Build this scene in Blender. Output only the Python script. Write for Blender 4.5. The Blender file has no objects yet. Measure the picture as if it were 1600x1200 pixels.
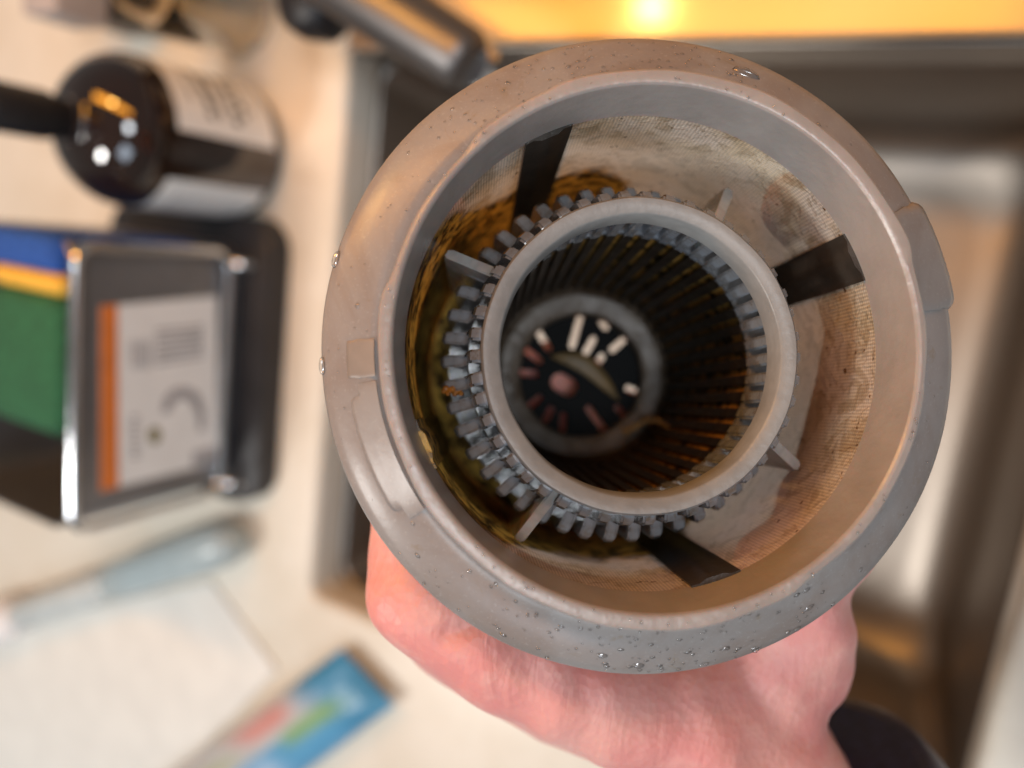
import bpy, bmesh, math, random
from mathutils import Vector, Matrix, noise as mnoise
random.seed(7)
sc = bpy.context.scene
PI = math.pi

# ------------------------------------------------------------------ camera
F = 1200.0                       # focal length in pixels of the 1600 px wide photograph
CAM_H = 0.34                     # metres above the counter top
_n = Vector(((1450 - 800) / F, (600 - 450) / F, -1.0)).normalized()   # straight down, seen by the camera
_Z = -_n
_X = Vector((1, 0, 0)); _X = (_X - _Z * _X.dot(_Z)).normalized()
_Y = _Z.cross(_X)
_c, _s = math.cos(-0.131), math.sin(-0.131)
_X, _Y = _c * _X + _s * _Y, -_s * _X + _c * _Y
ROT = Matrix((_X, _Y, _Z))       # camera axes -> world axes
CAM = Vector((0, 0, CAM_H))

def ray(px, py):
    return ROT @ Vector(((px - 800) / F, (600 - py) / F, -1.0))
def at_z(px, py, z=0.0):         # point of the horizontal plane z
    r = ray(px, py); return CAM + r * ((z - CAM_H) / r.z)
def at_x(px, py, x):             # point of the upright plane x
    r = ray(px, py); return CAM + r * (x / r.x)
def at_d(px, py, d):             # point at depth d from the camera
    return CAM + ray(px, py) * d

cam_data = bpy.data.cameras.new('camera')
cam = bpy.data.objects.new('camera', cam_data)
sc.collection.objects.link(cam)
cam.matrix_world = Matrix.Translation(CAM) @ ROT.to_4x4()
cam_data.sensor_width = 36.0
cam_data.lens = 36.0 * F / 1600.0
cam_data.clip_start = 0.01
cam_data.clip_end = 50
cam_data.dof.use_dof = True
cam_data.dof.focus_distance = 0.139
cam_data.dof.aperture_fstop = 5.8
sc.camera = cam

# ------------------------------------------------------------------ light
world = bpy.data.worlds.new('World'); sc.world = world; world.use_nodes = True
bg = world.node_tree.nodes['Background']
bg.inputs[0].default_value = (0.80, 0.76, 0.72, 1)
bg.inputs[1].default_value = 0.20

def area_light(name, loc, target, sx, sy, power, col, shape='RECTANGLE'):
    l = bpy.data.lights.new(name, 'AREA'); l.shape = shape; l.size = sx; l.size_y = sy
    l.energy = power; l.color = col
    o = bpy.data.objects.new(name, l); sc.collection.objects.link(o)
    o.location = loc
    d = (Vector(target) - Vector(loc)).normalized()
    o.rotation_euler = d.to_track_quat('-Z', 'Y').to_euler()
    return o
# warm strip lamp over the ledge with one bulb brighter than the rest, a ceiling lamp, a cool window on the person's side
area_light('strip_lamp', (-0.285, 0.25, 0.52), (-0.285, 0.15, 0.0), 0.64, 0.06, 2.2, (1.0, 0.37, 0.032))
area_light('strip_bulb', (-0.315, 0.26, 0.51), (-0.30, 0.15, 0.0), 0.030, 0.022, 0.40, (1.0, 0.58, 0.16))
area_light('ceiling_lamp', (-0.75, -0.75, 1.55), (-0.2, -0.1, 0), 0.25, 0.25, 14.0, (1.0, 0.97, 0.93))
area_light('basket_fill_light', (0.78, 0.10, 1.50), (-0.1, 0.0, 0.2), 0.30, 0.30, 8.5, (0.90, 0.95, 1.0))  # added fill light, aimed down the filter axis to brighten its inside
area_light('window_light', (0.55, -1.0, 1.5), (-0.1, -0.05, 0), 0.6, 0.6, 7.0, (0.72, 0.85, 1.0))

sc.view_settings.view_transform = 'Standard'
sc.view_settings.look = 'None'
sc.view_settings.exposure = 0.12
sc.view_settings.gamma = 1.0
sc.render.engine = 'CYCLES'
sc.cycles.use_denoising = True
sc.cycles.max_bounces = 12
sc.cycles.transparent_max_bounces = 16
sc.cycles.sample_clamp_indirect = 6.0

# ------------------------------------------------------------------ helpers
def link(o, parent=None):
    sc.collection.objects.link(o)
    if parent is not None: o.parent = parent
    return o
def tag(o, label=None, cat=None, group=None, kind=None):
    if label: o['label'] = label
    if cat: o['category'] = cat
    if group: o['group'] = group
    if kind: o['kind'] = kind
    return o
def empty(name, loc=(0, 0, 0), label=None, cat=None, group=None):
    o = bpy.data.objects.new(name, None); o.empty_display_size = 0.01
    o.location = loc; link(o)
    return tag(o, label, cat, group)
def obj(name, bm, mat, parent=None, smooth=True, angle=40):
    me = bpy.data.meshes.new(name)
    bmesh.ops.recalc_face_normals(bm, faces=bm.faces[:])
    bm.to_mesh(me); bm.free()
    if mat: me.materials.append(mat)
    o = bpy.data.objects.new(name, me)
    if smooth:
        me.polygons.foreach_set('use_smooth', [True] * len(me.polygons))
        try: me.set_sharp_from_angle(angle=math.radians(angle))
        except Exception: pass
    return link(o, parent)

def lathe(bm, prof, seg=64, closed=True, a0=0.0, a1=2 * PI, rf=None):
    """profile of (r, z); rf(i, r, ang) may change the radius"""
    full = abs((a1 - a0) - 2 * PI) < 1e-6
    n = seg if full else seg + 1
    rings = []
    for k in range(n):
        a = a0 + (a1 - a0) * k / seg
        ring = []
        for i, (r, z) in enumerate(prof):
            rr = rf(i, r, a) if rf else r
            ring.append(bm.verts.new((rr * math.cos(a), rr * math.sin(a), z)))
        rings.append(ring)
    m = len(prof)
    for k in range(seg):
        A = rings[k]; B = rings[(k + 1) % n]
        for i in range(m if closed else m - 1):
            j = (i + 1) % m
            try: bm.faces.new((A[i], B[i], B[j], A[j]))
            except ValueError: pass
    if closed and not full:
        bm.faces.new(rings[0]); bm.faces.new(rings[-1][::-1])
    return rings

def box(bm, lo, hi, bevel=0.0, seg=2, mtx=None):
    lo, hi = Vector(lo), Vector(hi)
    r = bmesh.ops.create_cube(bm, size=1.0)
    vs = r['verts']
    bmesh.ops.scale(bm, vec=hi - lo, verts=vs)
    bmesh.ops.translate(bm, vec=(lo + hi) / 2, verts=vs)
    if bevel > 0:
        es = list({e for v in vs for e in v.link_edges})
        r2 = bmesh.ops.bevel(bm, geom=es, offset=bevel, segments=seg, affect='EDGES', profile=0.5)
        vs = list(set(r2['verts']) | {v for v in vs if v.is_valid})
    if mtx is not None: bmesh.ops.transform(bm, matrix=mtx, verts=vs)
    return vs

def prism(bm, pts, z0, z1, bevel=0.0):
    """extruded polygon in xy"""
    b = [bm.verts.new((x, y, z0)) for x, y in pts]
    t = [bm.verts.new((x, y, z1)) for x, y in pts]
    fs = [bm.faces.new(t), bm.faces.new(b[::-1])]
    n = len(pts)
    for i in range(n):
        fs.append(bm.faces.new((b[i], b[(i + 1) % n], t[(i + 1) % n], t[i])))
    if bevel > 0:
        bmesh.ops.bevel(bm, geom=list(fs[0].edges), offset=bevel, segments=2, affect='EDGES', profile=0.5)

def tube(bm, pts, radii, seg=16, closed=False, caps=True):
    pts = [Vector(p) for p in pts]
    n = len(pts)
    if not hasattr(radii, '__len__'): radii = [radii] * n
    rings = []; prev = None
    for i, p in enumerate(pts):
        if closed: t = pts[(i + 1) % n] - pts[i - 1]
        else: t = pts[min(i + 1, n - 1)] - pts[max(i - 1, 0)]
        t.normalize()
        if prev is None:
            u = t.orthogonal().normalized()
        else:
            u = (prev - t * prev.dot(t)).normalized()
        prev = u; v = t.cross(u)
        rings.append([bm.verts.new(p + radii[i] * (math.cos(2 * PI * k / seg) * u + math.sin(2 * PI * k / seg) * v)) for k in range(seg)])
    for i in range(n if closed else n - 1):
        A, B = rings[i], rings[(i + 1) % n]
        off = 0
        if closed and i == n - 1:
            off = min(range(seg), key=lambda q: (A[0].co - B[q].co).length)
        for k in range(seg):
            bm.faces.new((A[k], A[(k + 1) % seg], B[(k + 1 + off) % seg], B[(k + off) % seg]))
    if caps and not closed:
        bm.faces.new(rings[0][::-1]); bm.faces.new(rings[-1])

def rrect(x0, x1, y0, y1, r, seg=8):
    out = []
    for cx, cy, a in ((x1 - r, y1 - r, 0), (x0 + r, y1 - r, 90), (x0 + r, y0 + r, 180), (x1 - r, y0 + r, 270)):
        for k in range(seg + 1):
            t = math.radians(a + 90 * k / seg)
            out.append((cx + r * math.cos(t), cy + r * math.sin(t)))
    return out

def curve_mesh(name, loops, extrude, bevel=0.0, res=3):
    """flat plate with holes, from closed 2-D outlines"""
    cu = bpy.data.curves.new(name, 'CURVE'); cu.dimensions = '2D'; cu.fill_mode = 'BOTH'
    cu.extrude = extrude; cu.bevel_depth = bevel; cu.bevel_resolution = res
    for lp in loops:
        sp = cu.splines.new('POLY'); sp.points.add(len(lp) - 1); sp.use_cyclic_u = True
        for p, (x, y) in zip(sp.points, lp): p.co = (x, y, 0, 1)
    tmp = bpy.data.objects.new(name, cu); sc.collection.objects.link(tmp)
    dg = bpy.context.evaluated_depsgraph_get()
    me = bpy.data.meshes.new_from_object(tmp.evaluated_get(dg))
    bpy.data.objects.remove(tmp); bpy.data.curves.remove(cu)
    bm = bmesh.new(); bm.from_mesh(me); bpy.data.meshes.remove(me)
    bmesh.ops.remove_doubles(bm, verts=bm.verts[:], dist=1e-6)
    return bm

# ------------------------------------------------------------------ materials
class NT:
    def __init__(s, name):
        s.m = bpy.data.materials.new(name); s.m.use_nodes = True
        s.t = s.m.node_tree; s.p = s.t.nodes['Principled BSDF']; s.out = s.t.nodes['Material Output']
    def n(s, kind, **kw):
        nd = s.t.nodes.new(kind)
        for k, v in kw.items(): setattr(nd, k, v)
        return nd
    def l(s, a, b): s.t.links.new(a, b)
    def math(s, op, a, b=None, clamp=False):
        nd = s.n('ShaderNodeMath', operation=op, use_clamp=clamp)
        for i, v in enumerate((a, b)):
            if v is None: continue
            if isinstance(v, (int, float)): nd.inputs[i].default_value = v
            else: s.l(v, nd.inputs[i])
        return nd.outputs[0]
    def mix(s, fac, a, b):
        nd = s.n('ShaderNodeMix', data_type='RGBA')
        for sock, v in ((nd.inputs[0], fac), (nd.inputs[6], a), (nd.inputs[7], b)):
            if isinstance(v, (int, float)): sock.default_value = v
            elif isinstance(v, tuple): sock.default_value = (*v, 1)
            else: s.l(v, sock)
        return nd.outputs[2]
    def noise(s, vec, scale, detail=4, rough=0.55, dist=0.0):
        nd = s.n('ShaderNodeTexNoise'); nd.inputs['Scale'].default_value = scale
        nd.inputs['Detail'].default_value = detail; nd.inputs['Roughness'].default_value = rough
        nd.inputs['Distortion'].default_value = dist
        if vec is not None: s.l(vec, nd.inputs['Vector'])
        return nd.outputs[0]
    def ramp(s, val, lo, hi):
        nd = s.n('ShaderNodeMapRange', interpolation_type='SMOOTHSTEP')
        s.l(val, nd.inputs[0]); nd.inputs[1].default_value = lo; nd.inputs[2].default_value = hi
        return nd.outputs[0]
    def coord(s, which='Object'): return s.n('ShaderNodeTexCoord').outputs[which]
    def bump(s, h, strength=0.3, dist=0.001):
        nd = s.n('ShaderNodeBump'); nd.inputs['Strength'].default_value = strength
        nd.inputs['Distance'].default_value = dist; s.l(h, nd.inputs['Height'])
        return nd.outputs[0]

def simple(name, col, rough=0.5, metal=0.0, var=0.12, scale=60, bump=0.0, bscale=400, bdist=0.0005, **kw):
    t = NT(name); p = t.p
    co = t.coord()
    nz = t.noise(co, scale)
    dark = tuple(c * (1 - var) for c in col); lite = tuple(min(1, c * (1 + var)) for c in col)
    t.l(t.mix(t.ramp(nz, 0.3, 0.7), dark, lite), p.inputs['Base Color'])
    rn = t.n('ShaderNodeMapRange'); t.l(nz, rn.inputs[0])
    rn.inputs[3].default_value = max(0, rough - 0.06); rn.inputs[4].default_value = min(1, rough + 0.06)
    t.l(rn.outputs[0], p.inputs['Roughness'])
    p.inputs['Metallic'].default_value = metal
    if bump: t.l(t.bump(t.noise(co, bscale), bump, bdist), p.inputs['Normal'])
    for k, v in kw.items(): p.inputs[k.replace('_', ' ')].default_value = v
    return t.m

def m_plastic():      # frosted translucent grey plastic of the filter, water-stained
    t = NT('frosted_grey_plastic'); p = t.p; co = t.coord()
    big = t.noise(co, 45, 5, 0.6, 0.6)
    fine = t.noise(co, 900, 3)
    spk = t.noise(co, 420, 2)
    base = t.mix(t.ramp(big, 0.40, 0.62), (0.335, 0.308, 0.295), (0.29, 0.248, 0.226))
    base = t.mix(t.math('MULTIPLY', t.ramp(t.noise(co, 130, 5, 0.7, 1.0), 0.60, 0.72), 0.45), base, (0.27, 0.20, 0.12))
    base = t.mix(t.math('MULTIPLY', t.ramp(t.noise(co, 1500, 3, 0.7), 0.58, 0.70), 0.30), base, (0.50, 0.48, 0.46))
    base = t.mix(t.ramp(spk, 0.785, 0.81), base, (0.05, 0.035, 0.02))
    t.l(base, p.inputs['Base Color'])
    rn = t.n('ShaderNodeMapRange'); t.l(big, rn.inputs[0]); rn.inputs[3].default_value = 0.24; rn.inputs[4].default_value = 0.46
    t.l(rn.outputs[0], p.inputs['Roughness'])
    p.inputs['Coat Weight'].default_value = 0.08; p.inputs['Coat Roughness'].default_value = 0.28
    p.inputs['Subsurface Weight'].default_value = 0.35
    p.inputs['Subsurface Radius'].default_value = (1.0, 0.85, 0.7)
    p.inputs['Subsurface Scale'].default_value = 0.004
    h = t.math('ADD', t.math('MULTIPLY', fine, 0.35), big)
    t.l(t.bump(h, 0.22, 0.0004), p.inputs['Normal'])
    tr = t.n('ShaderNodeBsdfTranslucent'); t.l(base, tr.inputs[0])
    mx = t.n('ShaderNodeMixShader'); mx.inputs[0].default_value = 0.22
    t.l(p.outputs[0], mx.inputs[1]); t.l(tr.outputs[0], mx.inputs[2]); t.l(mx.outputs[0], t.out.inputs[0])
    return t.m

def m_cage():         # clear smoke-grey plastic of the inner strainer, wet
    t = NT('smoke_grey_clear_plastic'); p = t.p; co = t.coord()
    nz = t.noise(co, 220, 4)
    cb = t.mix(t.ramp(nz, 0.35, 0.68), (0.32, 0.355, 0.405), (0.23, 0.235, 0.245))
    wc = t.n('ShaderNodeNewGeometry').outputs['Position']
    cb = t.mix(t.math('MULTIPLY', t.ramp(t.noise(wc, 170, 4, 0.65, 0.6), 0.54, 0.66), 0.6), cb, (0.17, 0.11, 0.05))
    t.l(cb, p.inputs['Base Color'])
    p.inputs['Roughness'].default_value = 0.10
    p.inputs['IOR'].default_value = 1.49
    p.inputs['Transmission Weight'].default_value = 0.30
    p.inputs['Coat Weight'].default_value = 0.6; p.inputs['Coat Roughness'].default_value = 0.03
    t.l(t.bump(t.noise(co, 700, 3), 0.25, 0.0006), p.inputs['Normal'])
    return t.m

def m_mesh():         # very fine filter gauze, wet and coffee-brown where the grounds sit
    t = NT('fine_filter_gauze'); p = t.p
    uv = t.n('ShaderNodeUVMap').outputs[0]
    sp = t.n('ShaderNodeSeparateXYZ'); t.l(uv, sp.inputs[0])
    u, v = sp.outputs[0], sp.outputs[1]                     # metres round the wall, metres down from the edge
    co = t.coord()
    warp = t.noise(co, 90, 4, 0.6, 0.5)
    side = t.noise(co, 26, 2)
    lvl = t.math('ADD', v, t.math('ADD', t.math('MULTIPLY', t.math('SUBTRACT', warp, 0.5), 0.022),
                                  t.math('MULTIPLY', t.math('SUBTRACT', side, 0.5), 0.02)))
    so = t.n('ShaderNodeSeparateXYZ'); t.l(co, so.inputs[0])
    lee = t.math('ADD', t.math('MULTIPLY', so.outputs[0], -0.985 / 0.0415), t.math('MULTIPLY', so.outputs[1], -0.174 / 0.0415))
    lvl = t.math('ADD', lvl, t.math('MULTIPLY', t.ramp(lee, 0.35, 0.97), 0.036))       # grounds cling higher on one side
    lvl = t.math('SUBTRACT', lvl, t.math('MULTIPLY', t.ramp(t.math('MULTIPLY', lee, -1.0), 0.05, 0.6), 0.030))
    dirt = t.ramp(lvl, 0.0235, 0.031)
    film = t.ramp(t.noise(co, 150, 5, 0.62, 0.8), 0.52, 0.60)
    speck = t.ramp(t.noise(co, 520, 2, 0.5), 0.68, 0.74)
    clean = t.mix(t.ramp(t.noise(co, 70, 4), 0.35, 0.65), (0.84, 0.76, 0.67), (0.78, 0.66, 0.47))
    clean = t.mix(t.math('MULTIPLY', film, 0.48), clean, (0.32, 0.225, 0.10))
    clean = t.mix(t.math('MULTIPLY', t.ramp(t.noise(co, 380, 4, 0.7, 0.6), 0.5, 0.68), 0.5), clean, (0.36, 0.28, 0.17))
    clean = t.mix(speck, clean, (0.13, 0.07, 0.015))
    blot = t.ramp(t.noise(co, 300, 4, 0.6), 0.40, 0.62)
    mud = t.mix(blot, (0.46, 0.28, 0.055), (0.04, 0.023, 0.008))
    col = t.mix(dirt, clean, mud)
    p.inputs['Roughness'].default_value = 0.30
    wa = t.math('SINE', t.math('MULTIPLY', u, 2 * PI / 0.00066))
    wb = t.math('SINE', t.math('MULTIPLY', v, 2 * PI / 0.00066))
    weave = t.math('MULTIPLY', t.math('ADD', wa, wb), 0.5)
    thread = t.math('MULTIPLY', t.math('ADD', 0.5, t.math('MULTIPLY', wa, 0.5)), t.math('MULTIPLY', t.math('SUBTRACT', 1.0, dirt), t.math('ADD', 0.14, t.math('MULTIPLY', t.ramp(t.noise(co, 35, 2), 0.42, 0.62), 0.22))))
    col = t.mix(thread, col, (0.20, 0.165, 0.13))
    t.l(col, p.inputs['Base Color'])
    wet = t.ramp(t.noise(co, 330, 3, 0.5, 1.2), 0.50, 0.56)
    h = t.math('ADD', t.math('MULTIPLY', weave, 0.25), t.math('MULTIPLY', wet, 1.6))
    t.l(t.bump(h, 0.7, 0.00017), p.inputs['Normal'])
    p.inputs['Coat Weight'].default_value = 0.5; p.inputs['Coat Roughness'].default_value = 0.08
    tr = t.n('ShaderNodeBsdfTranslucent'); t.l(col, tr.inputs[0])
    m1 = t.n('ShaderNodeMixShader'); m1.inputs[0].default_value = 0.34
    t.l(p.outputs[0], m1.inputs[1]); t.l(tr.outputs[0], m1.inputs[2])
    tp = t.n('ShaderNodeBsdfTransparent')
    hole = t.math('MULTIPLY', t.math('SUBTRACT', 1.0, dirt), t.math('ADD', 0.19, t.math('MULTIPLY', weave, 0.17)), True)
    m2 = t.n('ShaderNodeMixShader'); t.l(hole, m2.inputs[0])
    t.l(m1.outputs[0], m2.inputs[1]); t.l(tp.outputs[0], m2.inputs[2])
    t.l(m2.outputs[0], t.out.inputs[0])
    return t.m

def m_skin():
    t = NT('skin'); p = t.p; co = t.coord()
    a = t.noise(co, 38, 3, 0.5); b = t.noise(co, 170, 3)
    base = t.mix(t.ramp(a, 0.36, 0.64), (0.71, 0.345, 0.30), (0.67, 0.26, 0.235))
    base = t.mix(t.math('MULTIPLY', t.ramp(b, 0.45, 0.7), 0.30), base, (0.78, 0.46, 0.40))
    t.l(base, p.inputs['Base Color'])
    p.inputs['Roughness'].default_value = 0.50
    p.inputs['Subsurface Weight'].default_value = 0.45
    p.inputs['Subsurface Radius'].default_value = (1.0, 0.32, 0.18)
    p.inputs['Subsurface Scale'].default_value = 0.006
    w = t.n('ShaderNodeTexVoronoi'); w.inputs['Scale'].default_value = 620; t.l(co, w.inputs['Vector'])
    mp = t.n('ShaderNodeMapping'); t.l(co, mp.inputs[0]); mp.inputs['Scale'].default_value = (3.2, 0.6, 1.0)
    cr = t.noise(mp.outputs[0], 60, 3, 0.5, 1.0)
    h = t.math('ADD', t.math('MULTIPLY', w.outputs[0], 0.20), t.math('MULTIPLY', cr, 1.0))
    t.l(t.bump(h, 0.6, 0.0010), p.inputs['Normal'])
    return t.m

def m_steel(name='brushed_steel', col=(0.32, 0.285, 0.25), rough=0.42):
    t = NT(name); p = t.p; co = t.coord()
    mp = t.n('ShaderNodeMapping'); t.l(co, mp.inputs[0]); mp.inputs['Scale'].default_value = (2, 60, 60)
    br = t.noise(mp.outputs[0], 30, 3)
    sm = t.noise(co, 9, 3)
    t.l(t.mix(t.ramp(sm, 0.3, 0.7), tuple(c * 0.88 for c in col), col), p.inputs['Base Color'])
    p.inputs['Metallic'].default_value = 1.0
    rn = t.n('ShaderNodeMapRange'); t.l(br, rn.inputs[0]); rn.inputs[3].default_value = rough - 0.06; rn.inputs[4].default_value = rough + 0.10
    t.l(rn.outputs[0], p.inputs['Roughness'])
    t.l(t.bump(br, 0.08, 0.0003), p.inputs['Normal'])
    return t.m

def m_counter():
    t = NT('cream_stone'); p = t.p; co = t.coord()
    a = t.noise(co, 14, 5, 0.6, 0.4); b = t.noise(co, 160, 3)
    base = t.mix(t.ramp(a, 0.35, 0.65), (0.66, 0.60, 0.50), (0.72, 0.67, 0.58))
    base = t.mix(t.math('MULTIPLY', t.ramp(b, 0.5, 0.7), 0.25), base, (0.60, 0.53, 0.44))
    t.l(base, p.inputs['Base Color'])
    p.inputs['Roughness'].default_value = 0.28
    t.l(t.bump(b, 0.05, 0.0004), p.inputs['Normal'])
    return t.m

def m_inner():        # coffee-stained inner gauze, amber patches painted for light leaking through the slots
    t = NT('stained_gauze_amber_light'); p = t.p; co = t.coord()
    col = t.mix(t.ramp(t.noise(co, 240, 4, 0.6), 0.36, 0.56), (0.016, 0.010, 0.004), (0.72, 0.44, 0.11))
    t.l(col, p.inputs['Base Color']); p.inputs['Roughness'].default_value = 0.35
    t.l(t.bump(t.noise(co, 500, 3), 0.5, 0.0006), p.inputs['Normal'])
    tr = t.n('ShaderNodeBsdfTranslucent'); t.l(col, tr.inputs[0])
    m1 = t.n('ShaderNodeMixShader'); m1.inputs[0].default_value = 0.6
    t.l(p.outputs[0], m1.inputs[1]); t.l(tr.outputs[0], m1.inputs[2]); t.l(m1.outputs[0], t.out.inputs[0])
    return t.m

def m_grime(name, c1, c2, scale=200, rough=0.35):
    t = NT(name); p = t.p; co = t.coord()
    n1 = t.noise(co, scale, 4, 0.6, 0.8)
    t.l(t.mix(t.ramp(n1, 0.4, 0.62), c1, c2), p.inputs['Base Color'])
    p.inputs['Roughness'].default_value = rough
    t.l(t.bump(n1, 0.7, 0.001), p.inputs['Normal'])
    return t.m

M = dict(
    plastic=m_plastic(), cage=m_cage(), mesh=m_mesh(), skin=m_skin(), steel=m_steel(), counter=m_counter(),
    fin=simple('clear_grey_fin', (0.34, 0.345, 0.345), 0.16, var=0.15, scale=200, bump=0.3, bscale=500, bdist=0.0005, Coat_Weight=0.6, Subsurface_Weight=0.4, Subsurface_Scale=0.004),
    lip=simple('pale_frosted_lip', (0.30, 0.268, 0.25), 0.30, var=0.08, scale=90, bump=0.3, bscale=500, bdist=0.0004, Subsurface_Weight=0.3, Subsurface_Scale=0.003),
    ring=simple('matt_grey_ring', (0.215, 0.213, 0.207), 0.40, var=0.10, scale=160, bump=0.25, bscale=600, bdist=0.0004),
    strut=simple('dark_strut_plastic', (0.035, 0.028, 0.022), 0.32, var=0.25, scale=150, bump=0.2),
    gunk=m_grime('coffee_grounds', (0.58, 0.36, 0.075), (0.04, 0.022, 0.008), 260, 0.5),
    inner=m_inner(), slat=m_grime('black_brown_plastic', (0.022, 0.015, 0.009), (0.009, 0.006, 0.004), 180, 0.4),  # slats a mottled near-black brown, darker than the ribs
    bottomring=m_grime('stained_plastic', (0.12, 0.092, 0.068), (0.065, 0.043, 0.026), 160, 0.4),
    blackplate=simple('black_plate', (0.006, 0.0065, 0.007), 0.75, var=0.3, Specular_IOR_Level=0.15),
    dark_pad=simple('stained_pad_plastic', (0.22, 0.185, 0.16), 0.4, var=0.1, scale=120),
    pad=simple('pale_pad_plastic', (0.29, 0.265, 0.25), 0.38, var=0.06, scale=120, Subsurface_Weight=0.3, Subsurface_Scale=0.004),
    chrome=simple('chrome', (0.72, 0.74, 0.76), 0.14, 1.0, var=0.05),
    gunmetal=simple('satin_grey_metal', (0.24, 0.245, 0.26), 0.38, 0.75, var=0.06),
    black=simple('black_plastic', (0.022, 0.022, 0.025), 0.42, var=0.2),
    amber=simple('amber_glass', (0.012, 0.005, 0.003), 0.05, var=0.3, Coat_Weight=1.0),
    capblack=simple('black_cap', (0.008, 0.008, 0.010), 0.45, var=0.2),
    paper=simple('label_paper', (0.84, 0.84, 0.82), 0.6, var=0.03),
    ink=simple('dark_ink', (0.05, 0.05, 0.05), 0.6, var=0.2),
    greyink=simple('grey_ink', (0.36, 0.35, 0.36), 0.6, var=0.15),
    orange=simple('orange_print', (0.72, 0.20, 0.035), 0.5, var=0.08),
    olive=simple('olive_print', (0.20, 0.17, 0.05), 0.6, var=0.2),
    blue=simple('blue_scourer', (0.012, 0.075, 0.34), 0.85, var=0.3, scale=300, bump=0.6, bscale=500, bdist=0.002),
    yellow=simple('yellow_foam', (0.80, 0.46, 0.055), 0.85, var=0.15, scale=300, bump=0.5, bscale=500, bdist=0.002),
    green=simple('green_scourer', (0.018, 0.105, 0.045), 0.9, var=0.3, scale=300, bump=0.6, bscale=500, bdist=0.002),
    dgrey=simple('grey_card', (0.36, 0.33, 0.33), 0.6, var=0.06),
    faucet=m_steel('satin_faucet_metal', (0.20, 0.195, 0.195), 0.46),
    paleblue=simple('pale_blue_plastic', (0.54, 0.62, 0.63), 0.25, var=0.05, Transmission_Weight=0.3),
    paleblue2=simple('paler_blue_plastic', (0.62, 0.67, 0.67), 0.3, var=0.05, Transmission_Weight=0.2),
    whitebristle=simple('white_bristle', (0.80, 0.77, 0.76), 0.6, var=0.08, scale=300, bump=0.4),
    towel=simple('white_paper_towel', (0.71, 0.69, 0.64), 0.85, var=0.04, scale=40, bump=0.15, bscale=250, bdist=0.001),
    sleeve=simple('navy_fabric', (0.016, 0.019, 0.045), 0.36, var=0.25, scale=300, bump=0.3, bscale=900),
    crumb=simple('amber_crumb', (0.30, 0.11, 0.015), 0.25, var=0.4, scale=500, bump=0.6, bscale=700, bdist=0.001),
    leaf=simple('olive_brown_scrap', (0.14, 0.088, 0.030), 0.5, var=0.25, scale=250, bump=0.3),
    strand=simple('tan_strand', (0.30, 0.20, 0.09), 0.5, var=0.2, scale=300),
)
_g = NT('clear_glass'); _g.p.inputs['Transmission Weight'].default_value = 1; _g.p.inputs['Roughness'].default_value = 0.03
_g.p.inputs['Base Color'].default_value = (0.86, 0.89, 0.90, 1); M['glass'] = _g.m
_g = NT('water'); _gl = _g.n('ShaderNodeBsdfGlossy'); _gl.inputs['Roughness'].default_value = 0.16
_tp = _g.n('ShaderNodeBsdfTransparent'); _mx = _g.n('ShaderNodeMixShader'); _fr = _g.n('ShaderNodeFresnel'); _fr.inputs[0].default_value = 1.38
_g.l(_g.math('ADD', _fr.outputs[0], 0.10, True), _mx.inputs[0]); _g.l(_tp.outputs[0], _mx.inputs[1]); _g.l(_gl.outputs[0], _mx.inputs[2]); _g.l(_mx.outputs[0], _g.out.inputs[0])
M['water'] = _g.m

# ------------------------------------------------------------------ counter and sink
SX0, SX1, SY0, SY1 = -0.297, 0.053, -0.228, 0.089
bm = curve_mesh('counter', [[(-1.4, -1.2), (0.13, -1.2), (0.13, 0.8), (-1.4, 0.8)],
                            rrect(SX0 - 0.006, SX1 + 0.006, SY0 - 0.006, SY1 + 0.040, 0.014)[::-1]], 0.009, 0.006, 4)
bmesh.ops.translate(bm, vec=(0, 0, -0.015), verts=bm.verts[:])
o = obj('counter', bm, M['counter'], angle=12); tag(o, kind='structure')

sink = empty('sink', (0, 0, -0.18), 'brushed steel undermount sink basin below the held filter', 'sink')
bm = bmesh.new()
secs = [(0.018, 0.024, -0.0305), (0.002, 0.014, -0.0305), (0.000, 0.013, -0.033), (-0.005, 0.018, -0.125), (-0.008, 0.022, -0.138),
        (-0.014, 0.034, -0.147), (-0.024, 0.036, -0.1525), (-0.036, 0.036, -0.1545), (-0.11, 0.02, -0.158)]
rings = []
for e, r, z in secs:
    rings.append([bm.verts.new((x, y, z + 0.18)) for x, y in rrect(SX0 - e, SX1 + e, SY0 - e, SY1 + e, r, 8)])
for A, B in zip(rings, rings[1:]):
    for k in range(len(A)): bm.faces.new((A[k], A[(k + 1) % len(A)], B[(k + 1) % len(A)], B[k]))
bm.faces.new(rings[-1])
obj('basin', bm, M['steel'], sink, angle=60)
bm = bmesh.new(); box(bm, (SX0 - 0.004, SY1 + 0.0005, -0.060 + 0.18), (SX1 + 0.004, SY1 + 0.038, -0.0020 + 0.18), 0.001, 2)
obj('apron', bm, M['steel'], sink, angle=12)

bm = bmesh.new()
box(bm, (-0.252, 0.0905, 0.0015), (0.125, 0.52, 0.0065), 0.002, 3)
o = obj('drainboard', bm, angle=12, mat= simple('glossy_cream_laminate', (0.46, 0.31, 0.16), 0.15, var=0.05, scale=30, Coat_Weight=0.5, Coat_Roughness=0.08))
tag(o, 'glossy tan drainboard ledge glowing orange along the sink edge', 'drainboard')

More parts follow.
